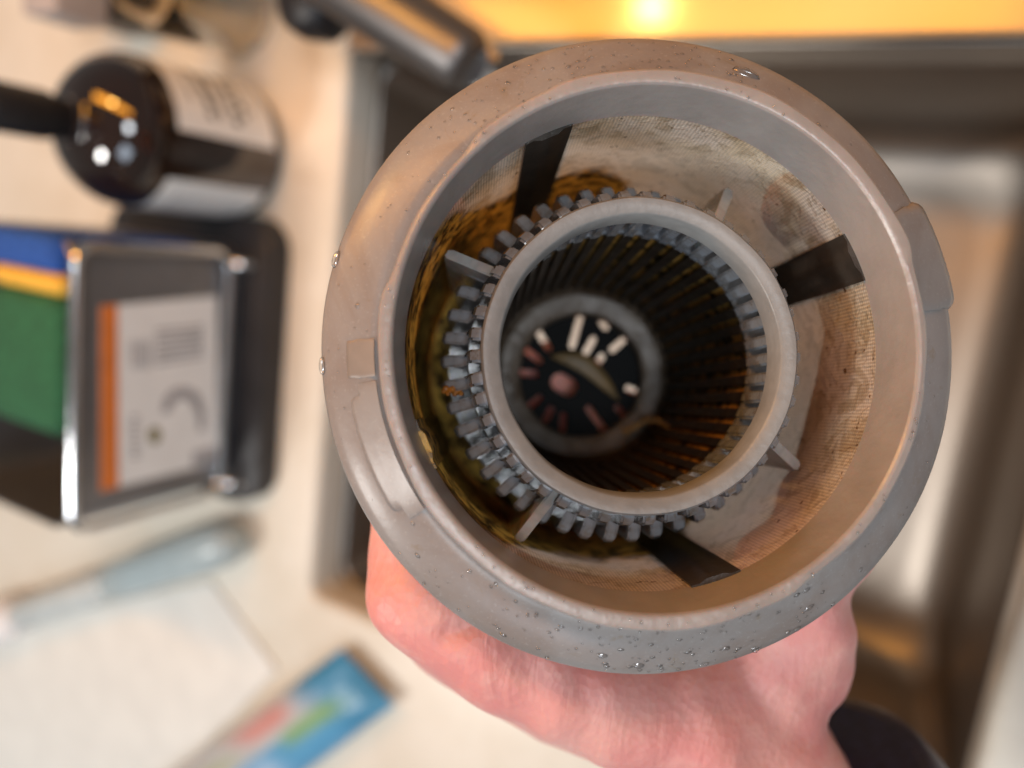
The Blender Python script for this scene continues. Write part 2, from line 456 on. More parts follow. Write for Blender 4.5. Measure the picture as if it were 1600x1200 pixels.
# ------------------------------------------------------------------ filter basket (outer part)
D0 = 0.126
axis_cam = Vector((-0.0625, -0.040, -1.0)).normalized()            # away from the camera
az = -(ROT @ axis_cam)                                             # local +z, towards the camera
ax = ROT @ Vector((1, 0, 0)); ax = (ax - az * ax.dot(az)).normalized()
ay = az.cross(ax)
FM = Matrix((ax, ay, az)).transposed().to_4x4(); FM.translation = at_d(1033, 539, D0)
filt = empty('filter_basket', label='round frosted grey plastic filter with wide rim and gauze wall, held in hand', cat='filter')
filt.matrix_world = FM @ Matrix.Scale(1.015, 4)

def step(a, lo, hi, w=0.02):       # smooth 0..1..0 window over an angle range in degrees
    d = math.degrees(a) % 360
    def s(x): return 1 / (1 + math.exp(-max(-60, min(60, x / 0.9))))
    return s(d - lo) * s(hi - d)
def lip_r(i, r, a):
    if i in (5, 6, 7, 8):
        r += 0.0009 * step(a, 20, 112) + 0.0005 * step(a, 112, 133) - 0.0003 * step(a, 133, 168) + 0.0006 * step(a, 168, 236) + 0.0010 * step(a, 236, 300) + 0.0003 * step(a, 300, 352)
        r += 0.00012 * math.sin(7 * a) + 0.00008 * math.sin(17 * a + 1)
    return r
bm = bmesh.new()
lathe(bm, [(0.0420, -0.0112), (0.0430, -0.0012), (0.0431, -0.0007), (0.0434, -0.00035), (0.0438, -0.0002), (0.0445, -0.0003), (0.0448, -0.0006), (0.04495, -0.0012), (0.0456, -0.0070), (0.0456, -0.0112)], 288, True, rf=lip_r)
obj('lip', bm, M['lip'], filt, angle=26)
def flange_r(i, r, a):
    if i in (3, 4, 5, 6): r *= 1 + 0.0012 * math.sin(3 * a) + 0.0006 * math.sin(11 * a)
    return r
bm = bmesh.new()
lathe(bm, [(0.0440, -0.0066), (0.0462, -0.0064), (0.0476, -0.00595), (0.0545, -0.0098), (0.0559, -0.0108), (0.0564, -0.0122), (0.0560, -0.0136), (0.0545, -0.0138), (0.0455, -0.0092), (0.0440, -0.0092)], 256, True, rf=flange_r)
obj('flange', bm, M['plastic'], filt, angle=50)

def flange_z(r): return -0.0056 - (r - 0.0470) * (0.0042 / 0.0075)
def pad(a0, a1, r0, r1, h, mat, name, round_r=0.0022, drop=0.0):
    """raised pad lying on the sloping flange between two angles (degrees)"""
    bm = bmesh.new(); n = 24; m = 8
    top = []; bot = []
    for i in range(n + 1):
        rowt = []; rowb = []
        for j in range(m + 1):
            fr, fa = j / m, i / n
            r = r0 + (r1 - r0) * fr; a = math.radians(a0 + (a1 - a0) * fa)
            # round the outer corners
            ex = min(fa, 1 - fa) * math.radians(a1 - a0) * r1
            eo = (1 - fr) * (r1 - r0)
            zt = flange_z(r) + h
            if ex < round_r: zt -= h * 0.45 * (1 - math.sqrt(max(0, 1 - (1 - ex / round_r) ** 2)))
            if eo < 0.0010: zt -= h * 0.45 * (1 - math.sqrt(max(0, 1 - (1 - eo / 0.0010) ** 2)))
            if ex < round_r and j >= m - 2:
                r -= (round_r - ex) ** 2 / round_r * 0.5
            rowt.append(bm.verts.new((r * math.cos(a), r * math.sin(a), zt)))
            rowb.append(bm.verts.new((r * math.cos(a), r * math.sin(a), flange_z(r) - 0.0008 - drop)))
        top.append(rowt); bot.append(rowb)
    for i in range(n):
        for j in range(m):
            bm.faces.new((top[i][j], top[i + 1][j], top[i + 1][j + 1], top[i][j + 1]))
            bm.faces.new((bot[i][j], bot[i][j + 1], bot[i + 1][j + 1], bot[i + 1][j]))
    for i in range(n):
        for j in (0, m):
            bm.faces.new((top[i][j], bot[i][j], bot[i + 1][j], top[i + 1][j]))
    for i in (0, n):
        for j in range(m):
            bm.faces.new((top[i][j], top[i][j + 1], bot[i][j + 1], bot[i][j]))
    return obj(name, bm, mat, filt, angle=60)
pad(8, 29, 0.0458, 0.0577, 0.0009, M['plastic'], 'locking_tab', drop=0.002)
pad(187, 215, 0.0466, 0.0516, 0.00028, M['plastic'], 'locking_tab', 0.004)
pad(178.5, 186, 0.0466, 0.0515, 0.00015, M['dark_pad'], 'latch_mark', 0.0006)

# gauze wall with UVs in metres
R_T, R_B, Z_T, Z_B = 0.0421, 0.0405, -0.0108, -0.088
bm = bmesh.new(); uvl = bm.loops.layers.uv.new('UVMap')
na, nz = 192, 24
grid = []
for k in range(na + 1):
    a = 2 * PI * k / na
    grid.append([bm.verts.new(((R_T + (R_B - R_T) * i / nz) * math.cos(a), (R_T + (R_B - R_T) * i / nz) * math.sin(a), Z_T + (Z_B - Z_T) * i / nz)) for i in range(nz + 1)])
for k in range(na):
    for i in range(nz):
        f = bm.faces.new((grid[k][i], grid[k + 1][i], grid[k + 1][i + 1], grid[k][i + 1]))
        for lp, (kk, ii) in zip(f.loops, ((k, i), (k + 1, i), (k + 1, i + 1), (k, i + 1))):
            lp[uvl].uv = (2 * PI * kk / na * 0.0415, (Z_T - Z_B) * ii / nz)
me = bpy.data.meshes.new('gauze_wall'); bm.to_mesh(me); bm.free(); me.materials.append(M['mesh'])
me.polygons.foreach_set('use_smooth', [True] * len(me.polygons))
link(bpy.data.objects.new('gauze_wall', me), filt)

# four dark struts on the wall
for deg in (24, 114, 203, 287):
    bm = bmesh.new()
    a = math.radians(deg); hw = 0.0046
    n = 6
    for z0, z1 in ((Z_T + 0.0002, Z_B),):
        inn, out = [], []
        for z in (z0, z1):
            rr = R_T + (R_B - R_T) * ((Z_T - z) / (Z_T - Z_B))
            inn.append([bm.verts.new(((rr - 0.0004 - (0.0006 if abs(q) < 2 else 0)) * math.cos(a + q / 3 * hw / rr), (rr - 0.0004 - (0.0006 if abs(q) < 2 else 0)) * math.sin(a + q / 3 * hw / rr), z)) for q in range(-3, 4)])
            out.append([bm.verts.new(((rr + 0.0012) * math.cos(a + q / 3 * hw / rr), (rr + 0.0012) * math.sin(a + q / 3 * hw / rr), z)) for q in range(-3, 4)])
        for S in (inn, out):
            for q in range(n): bm.faces.new((S[0][q], S[0][q + 1], S[1][q + 1], S[1][q]))
        for q in (0, n): bm.faces.new((inn[0][q], inn[1][q], out[1][q], out[0][q]))
        for e in (0, 1):
            bm.faces.new(inn[e] + out[e][::-1])
    obj('strut', bm, M['gunk' if deg == 203 else 'strut'], filt, angle=30)

bm = bmesh.new()
lathe(bm, [(0.0195, -0.0875), (0.030, -0.0868), (0.0412, -0.0868), (0.0418, -0.0885), (0.0412, -0.0905), (0.0195, -0.0905)], 96)
obj('base_ring', bm, M['gunk'], filt)
# sludge heaped round the foot of the wall
bm = bmesh.new()
rows = []
for k in range(120):
    a = 2 * PI * k / 120; row = []
    for j in range(8):
        r = 0.0245 + (0.0398 - 0.0245) * j / 7
        h = 0.0035 + 0.010 * (0.5 + 0.5 * math.cos(a - math.radians(215))) * (j / 7) ** 1.4 + 0.004 * (j / 7)
        h += 0.0035 * mnoise.noise(Vector((r * math.cos(a), r * math.sin(a), 0)) * 140)
        row.append(bm.verts.new((r * math.cos(a), r * math.sin(a), -0.087 + max(0.0006, h))))
    rows.append(row)
for k in range(120):
    for j in range(7): bm.faces.new((rows[k][j], rows[(k + 1) % 120][j], rows[(k + 1) % 120][j + 1], rows[k][j + 1]))
o = obj('coffee_sludge', bm, M['gunk'], filt); tag(o, kind='stuff')

# water drops on the rim
bm = bmesh.new()
def drop(bm, r, deg, size, flat=0.45, stretch=1.0):
    a = math.radians(deg)
    z = flange_z(r) if r > 0.0455 else 0.0
    mt = Matrix.Translation((r * math.cos(a), r * math.sin(a), z)) @ Matrix.Rotation(a, 4, 'Z') @ Matrix.Diagonal((1, stretch, flat, 1))
    bmesh.ops.create_icosphere(bm, subdivisions=2 if size > 0.0004 else 1, radius=size, matrix=mt)
for _ in range(130): drop(bm, random.uniform(0.0465, 0.055), random.gauss(98, 22), random.uniform(0.00014, 0.00034), random.uniform(0.4, 0.8), random.uniform(0.8, 1.6))
for _ in range(120): drop(bm, random.uniform(0.0472, 0.0557), random.gauss(270, 22), random.uniform(0.00014, 0.00042), random.uniform(0.4, 0.8), random.uniform(0.8, 2.0))
for _ in range(110): drop(bm, random.uniform(0.0465, 0.0557), random.uniform(0, 360), random.uniform(0.00012, 0.00028), 0.6)
for _ in range(60): drop(bm, random.uniform(0.0436, 0.0447), random.uniform(60, 360), random.uniform(0.00012, 0.00028), 0.6)
for r, d, s, st in ((0.0520, 70, 0.0011, 2.4), (0.0526, 261, 0.0006, 1.6), (0.0540, 268, 0.0007, 1.5), (0.0520, 277, 0.0004, 2), (0.0525, 302, 0.0005, 2.2), (0.0559, 164, 0.0007, 2.2), (0.0560, 183, 0.0006, 2.6), (0.0500, 172, 0.0005, 1)):
    drop(bm, r, d, s, 0.4, st)
o = obj('water_drops', bm, M['water'], filt, angle=180); tag(o, kind='stuff')

# ------------------------------------------------------------------ strainer cage (inner part, sits inside the basket)
cage = empty('strainer_cage', label='ribbed smoke-grey plastic strainer tube standing inside the round filter', cat='strainer')
cage.matrix_world = FM @ Matrix.Translation((-0.0006, -0.0008, 0))
def ring_r(i, r, a): return r * (1 + 0.0025 * math.sin(5 * a + 0.4) + 0.0015 * math.sin(13 * a))
bm = bmesh.new()
lathe(bm, [(0.0250, -0.0165), (0.0254, -0.0116), (0.0258, -0.0112), (0.0283, -0.0112), (0.0287, -0.0117), (0.0288, -0.0160), (0.0283, -0.0168)], 160, rf=ring_r)
obj('top_ring', bm, M['ring'], cage, angle=50)
for nm, prof in (('middle_ring', [(0.0262, -0.0285), (0.0308, -0.0285), (0.0310, -0.0300), (0.0262, -0.0300)]),
                 ('middle_ring', [(0.0272, -0.0480), (0.0350, -0.0480), (0.0350, -0.0500), (0.0272, -0.0500)])):
    bm = bmesh.new(); lathe(bm, prof, 128); obj(nm, bm, M['cage'], cage, angle=30)
# ribs: stepped profile, one object each
prof = [(0.0256, -0.0140), (0.0292, -0.0135), (0.0306, -0.0146), (0.0311, -0.0165), (0.0313, -0.0270), (0.0336, -0.0280), (0.0356, -0.0292), (0.0364, -0.0310),
        (0.0362, -0.0460), (0.0345, -0.0540), (0.0300, -0.0840), (0.0274, -0.0842), (0.0274, -0.0300), (0.0258, -0.0292)]
bm = bmesh.new(); hw = 0.0012
L = [bm.verts.new((r, -hw, z)) for r, z in prof]; Rr = [bm.verts.new((r, hw, z)) for r, z in prof]
bm.faces.new(L); bm.faces.new(Rr[::-1])
for i in range(len(prof)): bm.faces.new((L[i], L[(i + 1) % len(prof)], Rr[(i + 1) % len(prof)], Rr[i]))
es = [e for e in bm.edges if abs(e.verts[0].co.y - e.verts[1].co.y) < 1e-6]
bmesh.ops.bevel(bm, geom=es, offset=0.00042, segments=2, affect='EDGES')
NR = 46
rib0 = obj('rib', bm, M['cage'], cage, angle=25)
for k in range(1, NR):
    r = rib0.copy(); link(r, cage); r.rotation_euler = (0, 0, 2 * PI * k / NR + random.uniform(-0.006, 0.006))
bm = bmesh.new()
sp_ = [(0.0257, -0.0293), (0.0266, -0.0293), (0.0250, -0.0838), (0.0234, -0.0838)]; hw = 0.0010
L = [bm.verts.new((r, -hw, z)) for r, z in sp_]; Rr = [bm.verts.new((r, hw, z)) for r, z in sp_]
bm.faces.new(L); bm.faces.new(Rr[::-1])
for i in range(4): bm.faces.new((L[i], L[(i + 1) % 4], Rr[(i + 1) % 4], Rr[i]))
slat0 = obj('slat', bm, M['slat'], cage, angle=25)
for k in range(1, NR):
    r = slat0.copy(); link(r, cage); r.rotation_euler = (0, 0, 2 * PI * k / NR)
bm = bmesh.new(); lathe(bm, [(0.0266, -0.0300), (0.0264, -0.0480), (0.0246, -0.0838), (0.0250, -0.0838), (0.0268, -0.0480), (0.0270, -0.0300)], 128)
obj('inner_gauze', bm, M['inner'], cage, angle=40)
# four big centring fins
bm = bmesh.new()
fp = [(0.0280, -0.0150), (0.0398, -0.0252), (0.0410, -0.0262), (0.0413, -0.0280), (0.0404, -0.0700), (0.0280, -0.0720)]
hw = 0.0010
L = [bm.verts.new((r, -hw, z)) for r, z in fp]; Rr = [bm.verts.new((r, hw, z)) for r, z in fp]
bm.faces.new(L); bm.faces.new(Rr[::-1])
for i in range(len(fp)): bm.faces.new((L[i], L[(i + 1) % len(fp)], Rr[(i + 1) % len(fp)], Rr[i]))
es = [e for e in bm.edges if abs(e.verts[0].co.y - e.verts[1].co.y) < 1e-6]
bmesh.ops.bevel(bm, geom=es, offset=0.0004, segments=2, affect='EDGES')
fin0 = obj('fin', bm, M['fin'], cage, angle=25)
fin0.rotation_euler = (0, 0, math.radians(149))
for deg in (239, 329, 58):
    r = fin0.copy(); link(r, cage); r.rotation_euler = (0, 0, math.radians(deg))
bm = bmesh.new()
lathe(bm, [(0.0165, -0.0842), (0.0168, -0.0822), (0.0180, -0.0815), (0.0218, -0.0815), (0.0226, -0.0825), (0.0240, -0.0835), (0.0300, -0.0838), (0.0300, -0.0866), (0.0165, -0.0866)], 96)
obj('bottom_ring', bm, M['bottomring'], cage, angle=40)
# slotted bottom plate
def slot(cx, cy, ang, ln, w):
    out = []
    for s0, a0 in ((1, -90), (-1, 90)):
        for k in range(7):
            t = math.radians(a0 + 180 * k / 6)
            x = s0 * (ln / 2 - w / 2) + w / 2 * math.cos(t); y = w / 2 * math.sin(t)
            out.append((cx + x * math.cos(ang) - y * math.sin(ang), cy + x * math.sin(ang) + y * math.cos(ang)))
    return out[::-1]
loops = [[(0.0185 * math.cos(2 * PI * k / 64), 0.0185 * math.sin(2 * PI * k / 64)) for k in range(64)]]
for x, y, ln, deg in ((-5, 71, 58, 74), (17, 49, 34, 60), (33, 26, 24, 58), (40, 82, 20, -50), (62, 50, 34, 40), (-58, 58, 44, -58), (-76, 34, 42, -38), (-82, 4, 34, -6),
                      (-72, -42, 32, 40), (-50, -62, 30, 62), (-26, -74, 32, 86), (28, -70, 55, -54), (84, -22, 22, -24), (66, -56, 24, -50), (-24, -14, 46, -30)):
    K = 0.000172
    loops.append(slot(x * K, y * K, math.radians(deg), ln * K, (11 if ln < 60 and (x, y) != (-24, -14) else 30) * K))
bm = curve_mesh('bottom_plate', loops, 0.0006)
bmesh.ops.translate(bm, vec=(0, 0, -0.0860), verts=bm.verts[:])
obj('bottom_plate', bm, M['blackplate'], cage, angle=30)

# ------------------------------------------------------------------ scraps of food left in the filter
def local_thing(o): o.matrix_world = FM; return o
bm = bmesh.new()
n = 18
rows = []
for i in range(n + 1):
    t = i / n; w = 0.0024 * math.sin(PI * min(1, max(0.02, t * 0.98 + 0.01))) ** 0.7
    cx = -0.0085 + 0.0185 * t; cy = 0.0045 - 0.0120 * t + 0.0035 * math.sin(PI * t)
    nx, ny = 0.52, 0.85
    z = -0.0838 + 0.0012 * math.sin(PI * t)
    rows.append([bm.verts.new((cx + s * w * nx, cy + s * w * ny, z + 0.0006 * (1 - s * s))) for s in (-1, -0.5, 0, 0.5, 1)] +
                [bm.verts.new((cx + s * w * nx, cy + s * w * ny, z - 0.0006)) for s in (1, 0, -1)])
for A, B in zip(rows, rows[1:]):
    for j in range(8): bm.faces.new((A[j], A[(j + 1) % 8], B[(j + 1) % 8], B[j]))
bm.faces.new(rows[0]); bm.faces.new(rows[-1][::-1])
local_thing(tag(obj('food_scrap', bm, M['leaf']), 'olive brown leaf-shaped scrap lying on the slotted bottom of the strainer', 'food scrap'))
bm = bmesh.new()
pts = [(0.0105, -0.0165, -0.0800), (0.0130, -0.0150, -0.0790), (0.0160, -0.0125, -0.0775), (0.0185, -0.0130, -0.0735), (0.0200, -0.0150, -0.0690), (0.0212, -0.0150, -0.0630), (0.0222, -0.0132, -0.0560)]
sm = []
for i in range(len(pts) - 1):
    for q in range(4):
        sm.append(Vector(pts[i]).lerp(Vector(pts[i + 1]), q / 4))
sm.append(Vector(pts[-1]))
for _ in range(3): sm = [sm[0]] + [(sm[i - 1] + 2 * sm[i] + sm[i + 1]) / 4 for i in range(1, len(sm) - 1)] + [sm[-1]]
tube(bm, sm, [0.0011 - 0.0008 * i / len(sm) + 0.0002 * math.sin(i * 1.7) for i in range(len(sm))], 8)
local_thing(tag(obj('food_strand', bm, M['strand']), 'thin curling tan strand clinging inside the strainer wall', 'food scrap'))
bm = bmesh.new()
for k in range(9):
    p = Vector((-0.0362 + 0.0034 * k / 8, -0.0068 + 0.0005 * math.sin(k * 2.1), -0.0292 + random.uniform(0, 0.0006)))
    bmesh.ops.create_icosphere(bm, subdivisions=2, radius=random.uniform(0.00045, 0.0008), matrix=Matrix.Translation(p))
local_thing(tag(obj('food_crumb', bm, M['crumb']), 'small glossy amber crumb stuck between two ribs of the strainer', 'food scrap'))

# ------------------------------------------------------------------ hand
person = empty('person', at_d(1200, 1180, 0.205), 'bare left hand gripping the filter from below, dark navy sleeve at the wrist', 'person')
def on_cyl(d, deg, extra):
    """point beside the filter wall: depth, image angle round its axis, metres outside the wall"""
    t = 1 - D0 / d
    r = F * (0.0418 + extra) / d
    a = math.radians(deg)
    return (1025 - 300 * t + r * math.cos(a), 540 + 108 * t - r * math.sin(a), d)
chains = []
def chain(*pts): chains.append([(at_d(*p[:3]), p[3]) for p in pts])
# wrist and palm
chain((1290, 1400, .215, .0245), (1215, 1250, .208, .0235), (1130, 1140, .198, .0230), (1010, 1085, .190, .0200), (850, 1030, .186, .0180), (715, 965, .182, .0150))
chain((1270, 1330, .186, .0190), (1180, 1190, .178, .0185), (1090, 1120, .170, .0165), (930, 1080, .165, .0140), (770, 1005, .160, .0130), (655, 930, .157, .0118))
chain((1330, 1400, .225, .0210), (1230, 1220, .222, .0200), (1080, 1090, .218, .0190), (900, 1010, .214, .0170), (770, 930, .212, .0135))
chain((1180, 1040, .182, .0180), (1060, 1030, .180, .0185), (940, 1000, .180, .0150), (800, 950, .178, .0130))
# thenar and thumb round the right of the wall
chain((1130, 1110, .185, .0205), (1195, 1040, .178, .0185), (1225, 985, .172, .0150), (1240, 900, .167, .0132))
chain((1240, 905, .167, .0130), (*on_cyl(.165, -28, .0150), .0112), (*on_cyl(.163, 8, .0150), .0104), (*on_cyl(.164, 30, .0125), .0092), (*on_cyl(.164, 40, .0098), .0075))
# fingers round the left
for d, mx, my, rr, sh in ((.1585, 660, 935, 1.0, 0), (.1745, 690, 930, 1.0, 4), (.190, 720, 915, 0.98, 2)):
    chain((mx, my, d, .0116 * rr), (*on_cyl(d + .001, 214, .0090), .0100 * rr), (*on_cyl(d + .001, 194, .0088), .0092 * rr), (*on_cyl(d + .001, 172 - sh, .0084), .0086 * rr),
          (*on_cyl(d + .002, 152 - sh, .0090), .0080 * rr), (*on_cyl(d + .002, 140 - sh, .0085), .0066 * rr))
# little finger folded under the base
chain((790, 720, .2320, .0100), (860, 645, .2325, .0098), (915, 600, .2325, .0085))
chain((765, 925, .213, .0120), (735, 800, .2245, .0100), (770, 690, .2285, .0090), (820, 610, .2295, .0086), (850, 560, .2295, .0070))
chain((990, 650, .2300, .0085), (900, 690, .2315, .0105), (850, 780, .2315, .0120), (840, 880, .224, .0140), (900, 960, .215, .0160))
_t = bmesh.new(); bmesh.ops.create_icosphere(_t, subdivisions=2, radius=1.0)
TV = [v.co.copy() for v in _t.verts]; TF = [[v.index for v in f.verts] for f in _t.faces]; _t.free()
hv, hf = [], []
for ch in chains:
    for (p, ra), (q, rb) in zip(ch, ch[1:]):
        n = max(2, int((p - q).length / (0.3 * min(ra, rb))) + 1)
        for i in range(n + 1):
            t = i / n; b0 = len(hv); c_ = p.lerp(q, t); r_ = ra + (rb - ra) * t
            hv += [c_ + v * r_ for v in TV]; hf += [[k + b0 for k in f] for f in TF]
me = bpy.data.meshes.new('hand_raw'); me.from_pydata(hv, [], hf)
tmp = bpy.data.objects.new('hand_raw', me); sc.collection.objects.link(tmp)
md = tmp.modifiers.new('remesh', 'REMESH'); md.mode = 'VOXEL'; md.voxel_size = 0.0014
md = tmp.modifiers.new('smooth', 'SMOOTH'); md.factor = 0.5; md.iterations = 22
dg = bpy.context.evaluated_depsgraph_get()
hm = bpy.data.meshes.new_from_object(tmp.evaluated_get(dg)); hm.name = 'hand'
bpy.data.objects.remove(tmp)
# fine folds of skin, kept off the filter wall
axis_p = FM.translation; axis_d = -az
fold_a = at_d(700, 985, 0.150); fold_b = at_d(745, 968, 0.150)
O0 = person.location
fold_q = at_d(950, 1080, 0.16)
NV = len(hm.vertices)
nrms = [v.normal.copy() for v in hm.vertices]; cos_ = [v.co.copy() for v in hm.vertices]
flat = []
for p, nrm in zip(cos_, nrms):
    w = mnoise.noise(p * 120) * 0.0004 + mnoise.noise(p * 45 + Vector((3, 1, 7))) * 0.0012
    along = (p - fold_q).dot(ax)
    w += 0.00040 * math.sin(along * 420 + 3 * mnoise.noise(p * 60)) * math.exp(-(along / 0.03) ** 2)
    along = (p - fold_q).dot((ax + ay).normalized()) - 0.036
    w += 0.0012 * math.sin(along * 330 + 2 * mnoise.noise(p * 50)) * math.exp(-(along / 0.022) ** 2)
    ab = fold_b - fold_a; tt = max(0.0, min(1.0, (p - fold_a).dot(ab) / ab.length_squared))
    dd = ((p - fold_a - ab * tt) - az * (p - fold_a - ab * tt).dot(az)).length
    w -= 0.0011 * math.exp(-(dd / 0.0018) ** 2)
    p = p + nrm * w
    rel = p - axis_p; z = rel.dot(az); rad = rel - az * z
    if -0.0915 < z < -0.010 and 0.02 < rad.length < 0.0430: p = axis_p + az * z + rad.normalized() * 0.0430
    if -0.0925 < z <= -0.0850 and rad.length <= 0.043: p = p + az * (-0.0925 - z)
    rel = p - axis_p; z = rel.dot(az); rad = rel - az * z
    if rad.length < 0.0575 and -0.0150 < z < 0.02: p = p + az * (-0.0150 - z)
    p = p - O0
    flat += [p.x, p.y, p.z]
hm.vertices.foreach_set('co', flat); hm.update()
hm.materials.clear(); hm.materials.append(M['skin'])
hm.polygons.foreach_set('use_smooth', [True] * len(hm.polygons))
link(bpy.data.objects.new('hand', hm), person)
bm = bmesh.new()
a, b = at_d(1255, 1258, .196), at_d(1490, 1560, .215)
dirv = (b - a).normalized(); prof = []
pts = []; rad = []
for s, r in ((0.004, 0.0290), (0.000, 0.0305), (0.0005, 0.0325), (0.003, 0.0345), (0.012, 0.0350), (0.020, 0.0345), (0.028, 0.0355), (0.05, 0.0355), (0.09, 0.037)):
    pts.append(a + dirv * s - O0); rad.append(r)
tube(bm, pts, rad, 40, caps=False)
obj('sleeve', bm, M['sleeve'], person, angle=70)

# ------------------------------------------------------------------ amber bottle
bc = at_z(450, 240) + Vector((-0.038, -0.002, 0))
bottle = empty('soap_bottle', bc, 'dark amber glass bottle with black cap and white paper labels', 'bottle')
def arc(cx, cz, r, a0, a1, n): return [(cx + r * math.cos(math.radians(a0 + (a1 - a0) * k / n)), cz + r * math.sin(math.radians(a0 + (a1 - a0) * k / n))) for k in range(n + 1)]
prof = [(0.0, 0.002), (0.030, 0.001)] + arc(0.033, 0.006, 0.005, -90, 0, 4) + [(0.038, 0.040)] + arc(0.010, 0.076, 0.028, 0, 86, 12) + [(0.0105, 0.105), (0.0098, 0.108), (0.0, 0.108)]
bm = bmesh.new(); lathe(bm, prof, 64, closed=False); bmesh.ops.remove_doubles(bm, verts=bm.verts[:], dist=1e-5)
obj('body', bm, M['amber'], bottle, angle=50)
bm = bmesh.new(); lathe(bm, [(0.0, 0.103), (0.0088, 0.103), (0.0092, 0.108), (0.0106, 0.116), (0.0112, 0.118), (0.0112, 0.142), (0.0104, 0.144), (0.0, 0.144)], 48, closed=False)
bmesh.ops.remove_doubles(bm, verts=bm.verts[:], dist=1e-5)
cap = obj('cap', bm, M['capblack'], bottle, angle=40)
bm = bmesh.new(); lathe(bm, [(0.0, 0.143), (0.005, 0.143), (0.005, 0.156), (0.009, 0.157), (0.009, 0.166), (0.0, 0.167)], 32, closed=False)
obj('pump', bm, M['capblack'], cap, angle=40)
def patch(a0, a1, z0, z1, r, mat, name, parent, th=0.00015):
    bm = bmesh.new(); n = max(3, int(abs(a1 - a0) / 4))
    lathe(bm, [(r, z0), (r + th, z0), (r + th, z1), (r, z1)], n, True, math.radians(a0), math.radians(a1))
    return obj(name, bm, mat, parent, angle=30)
l1 = patch(4, 118, 0.010, 0.074, 0.0381, M['paper'], 'label', bottle)
l2 = patch(-34, -140, 0.010, 0.074, 0.0381, M['paper'], 'label', bottle)
for z, a0, a1, w in ((0.051, 18, 74, 0.0040), (0.0445, 20, 66, 0.0030), (0.034, 16, 76, 0.0042), (0.0285, 22, 68, 0.0028), (0.062, 30, 55, 0.0012), (0.0215, 30, 60, 0.0010)):
    k = a0
    while k < a1:
        s = random.uniform(5, 11); patch(k, min(k + s, a1), z, z + w, 0.03826, M['ink'], 'print', l1); k += s + random.uniform(2, 4)
for z in (0.062, 0.056, 0.050, 0.044, 0.038, 0.032, 0.026, 0.020):
    patch(-48, -48 - random.uniform(45, 70), z, z + 0.0010, 0.03826, M['greyink'], 'print', l2)

# ------------------------------------------------------------------ sponge caddy and sponges
CX = -0.352
y0, y1 = at_x(230, 800, CX).y, at_x(230, 375, CX).y
tray_y0, tray_y1 = at_z(440, 790).y, at_z(450, 345).y
caddy = empty('sponge_caddy', (-0.40, (y0 + y1) / 2, 0), 'grey metal sponge caddy with chrome wire frame standing on a black tray', 'caddy')
cl = caddy.location
def shift(bm, v): bmesh.ops.translate(bm, vec=v, verts=bm.verts[:])
bm = bmesh.new(); prism(bm, rrect(-0.475, -0.329, tray_y0, tray_y1, 0.020), 0.0005, 0.016, 0.004); shift(bm, -cl)
obj('tray', bm, M['black'], caddy, angle=40)
# open metal body: outer and inner skin
bm = bmesh.new()
def skin(e, z): return [bm.verts.new((x, y, z)) for x, y in rrect(-0.462 + e, CX - e, y0 + e, y1 - e, 0.014 - e)]
rings = [skin(0, 0.017), skin(0, 0.117), skin(0.0006, 0.1176), skin(0.0016, 0.117), skin(0.0016, 0.020)]
for A, B in zip(rings, rings[1:]):
    for k in range(len(A)): bm.faces.new((A[k], A[(k + 1) % len(A)], B[(k + 1) % len(A)], B[k]))
bm.faces.new(rings[-1]); bm.faces.new(rings[0][::-1]); shift(bm, -cl)
obj('body', bm, M['gunmetal'], caddy, angle=40)
zt, zb = at_x(107, 590, CX).z, at_x(343, 590, CX).z
fr = [(CX + 0.004, y, z) for y, z in rrect(y0 + 0.002, y1 - 0.004, zb, zt, 0.010)]
bm = bmesh.new(); tube(bm, fr, 0.0025, 12, closed=True); shift(bm, -cl)
obj('wire_frame', bm, M['chrome'], caddy, angle=180)
for yy in (y0 + 0.006, y1 - 0.010):
    bm = bmesh.new(); tube(bm, [(CX + 0.004, yy, zb), (CX + 0.007, yy, 0.020), (CX + 0.012, yy, 0.0165)], 0.0026, 10); shift(bm, -cl)
    obj('wire_foot', bm, M['chrome'], caddy, angle=180)
# sticker on the front face
def face_quad(pts, dx, mat, name, parent):
    bm = bmesh.new()
    A = [bm.verts.new(Vector((CX + dx, at_x(px, py, CX).y, at_x(px, py, CX).z)) - cl) for px, py in pts]
    B = [bm.verts.new(v.co - Vector((0.0002, 0, 0))) for v in A]
    bm.faces.new(A); bm.faces.new(B[::-1])
    for i in range(len(A)): bm.faces.new((A[i], B[i], B[(i + 1) % len(A)], A[(i + 1) % len(A)]))
    return obj(name, bm, mat, parent, smooth=False)
st = face_quad([(155, 478), (338, 462), (338, 722), (155, 768)], 0.0006, M['paper'], 'sticker', caddy)
face_quad([(155, 478), (182, 475.5), (184, 760), (155, 768)], 0.0009, M['orange'], 'print', st)
for k in range(6): face_quad([(242, 515 + k * 10 ), (316, 508 + k * 9), (316, 513 + k * 9), (242, 520 + k * 10)], 0.0009, M['greyink'], 'print', st)
for k in range(5): face_quad([(203 + k * 7, 530 + (k % 3) * 6), (206 + k * 7, 530), (206 + k * 7, 575), (203 + k * 7, 575)], 0.0009, M['greyink'], 'print', st)
ic = [(284 + 32 * math.cos(math.radians(t)), 640 - 36 * math.sin(math.radians(t))) for t in range(-10, 191, 20)] + [(284 + 18 * math.cos(math.radians(t)), 640 - 18 * math.sin(math.radians(t))) for t in range(190, -11, -20)]
for q in range(10): face_quad([ic[q], ic[q + 1], ic[20 - q], ic[21 - q]], 0.0009, M['greyink'], 'print', st)
face_quad([(308, 640), (318, 640), (318, 672), (308, 672)], 0.0009, M['greyink'], 'print', st)
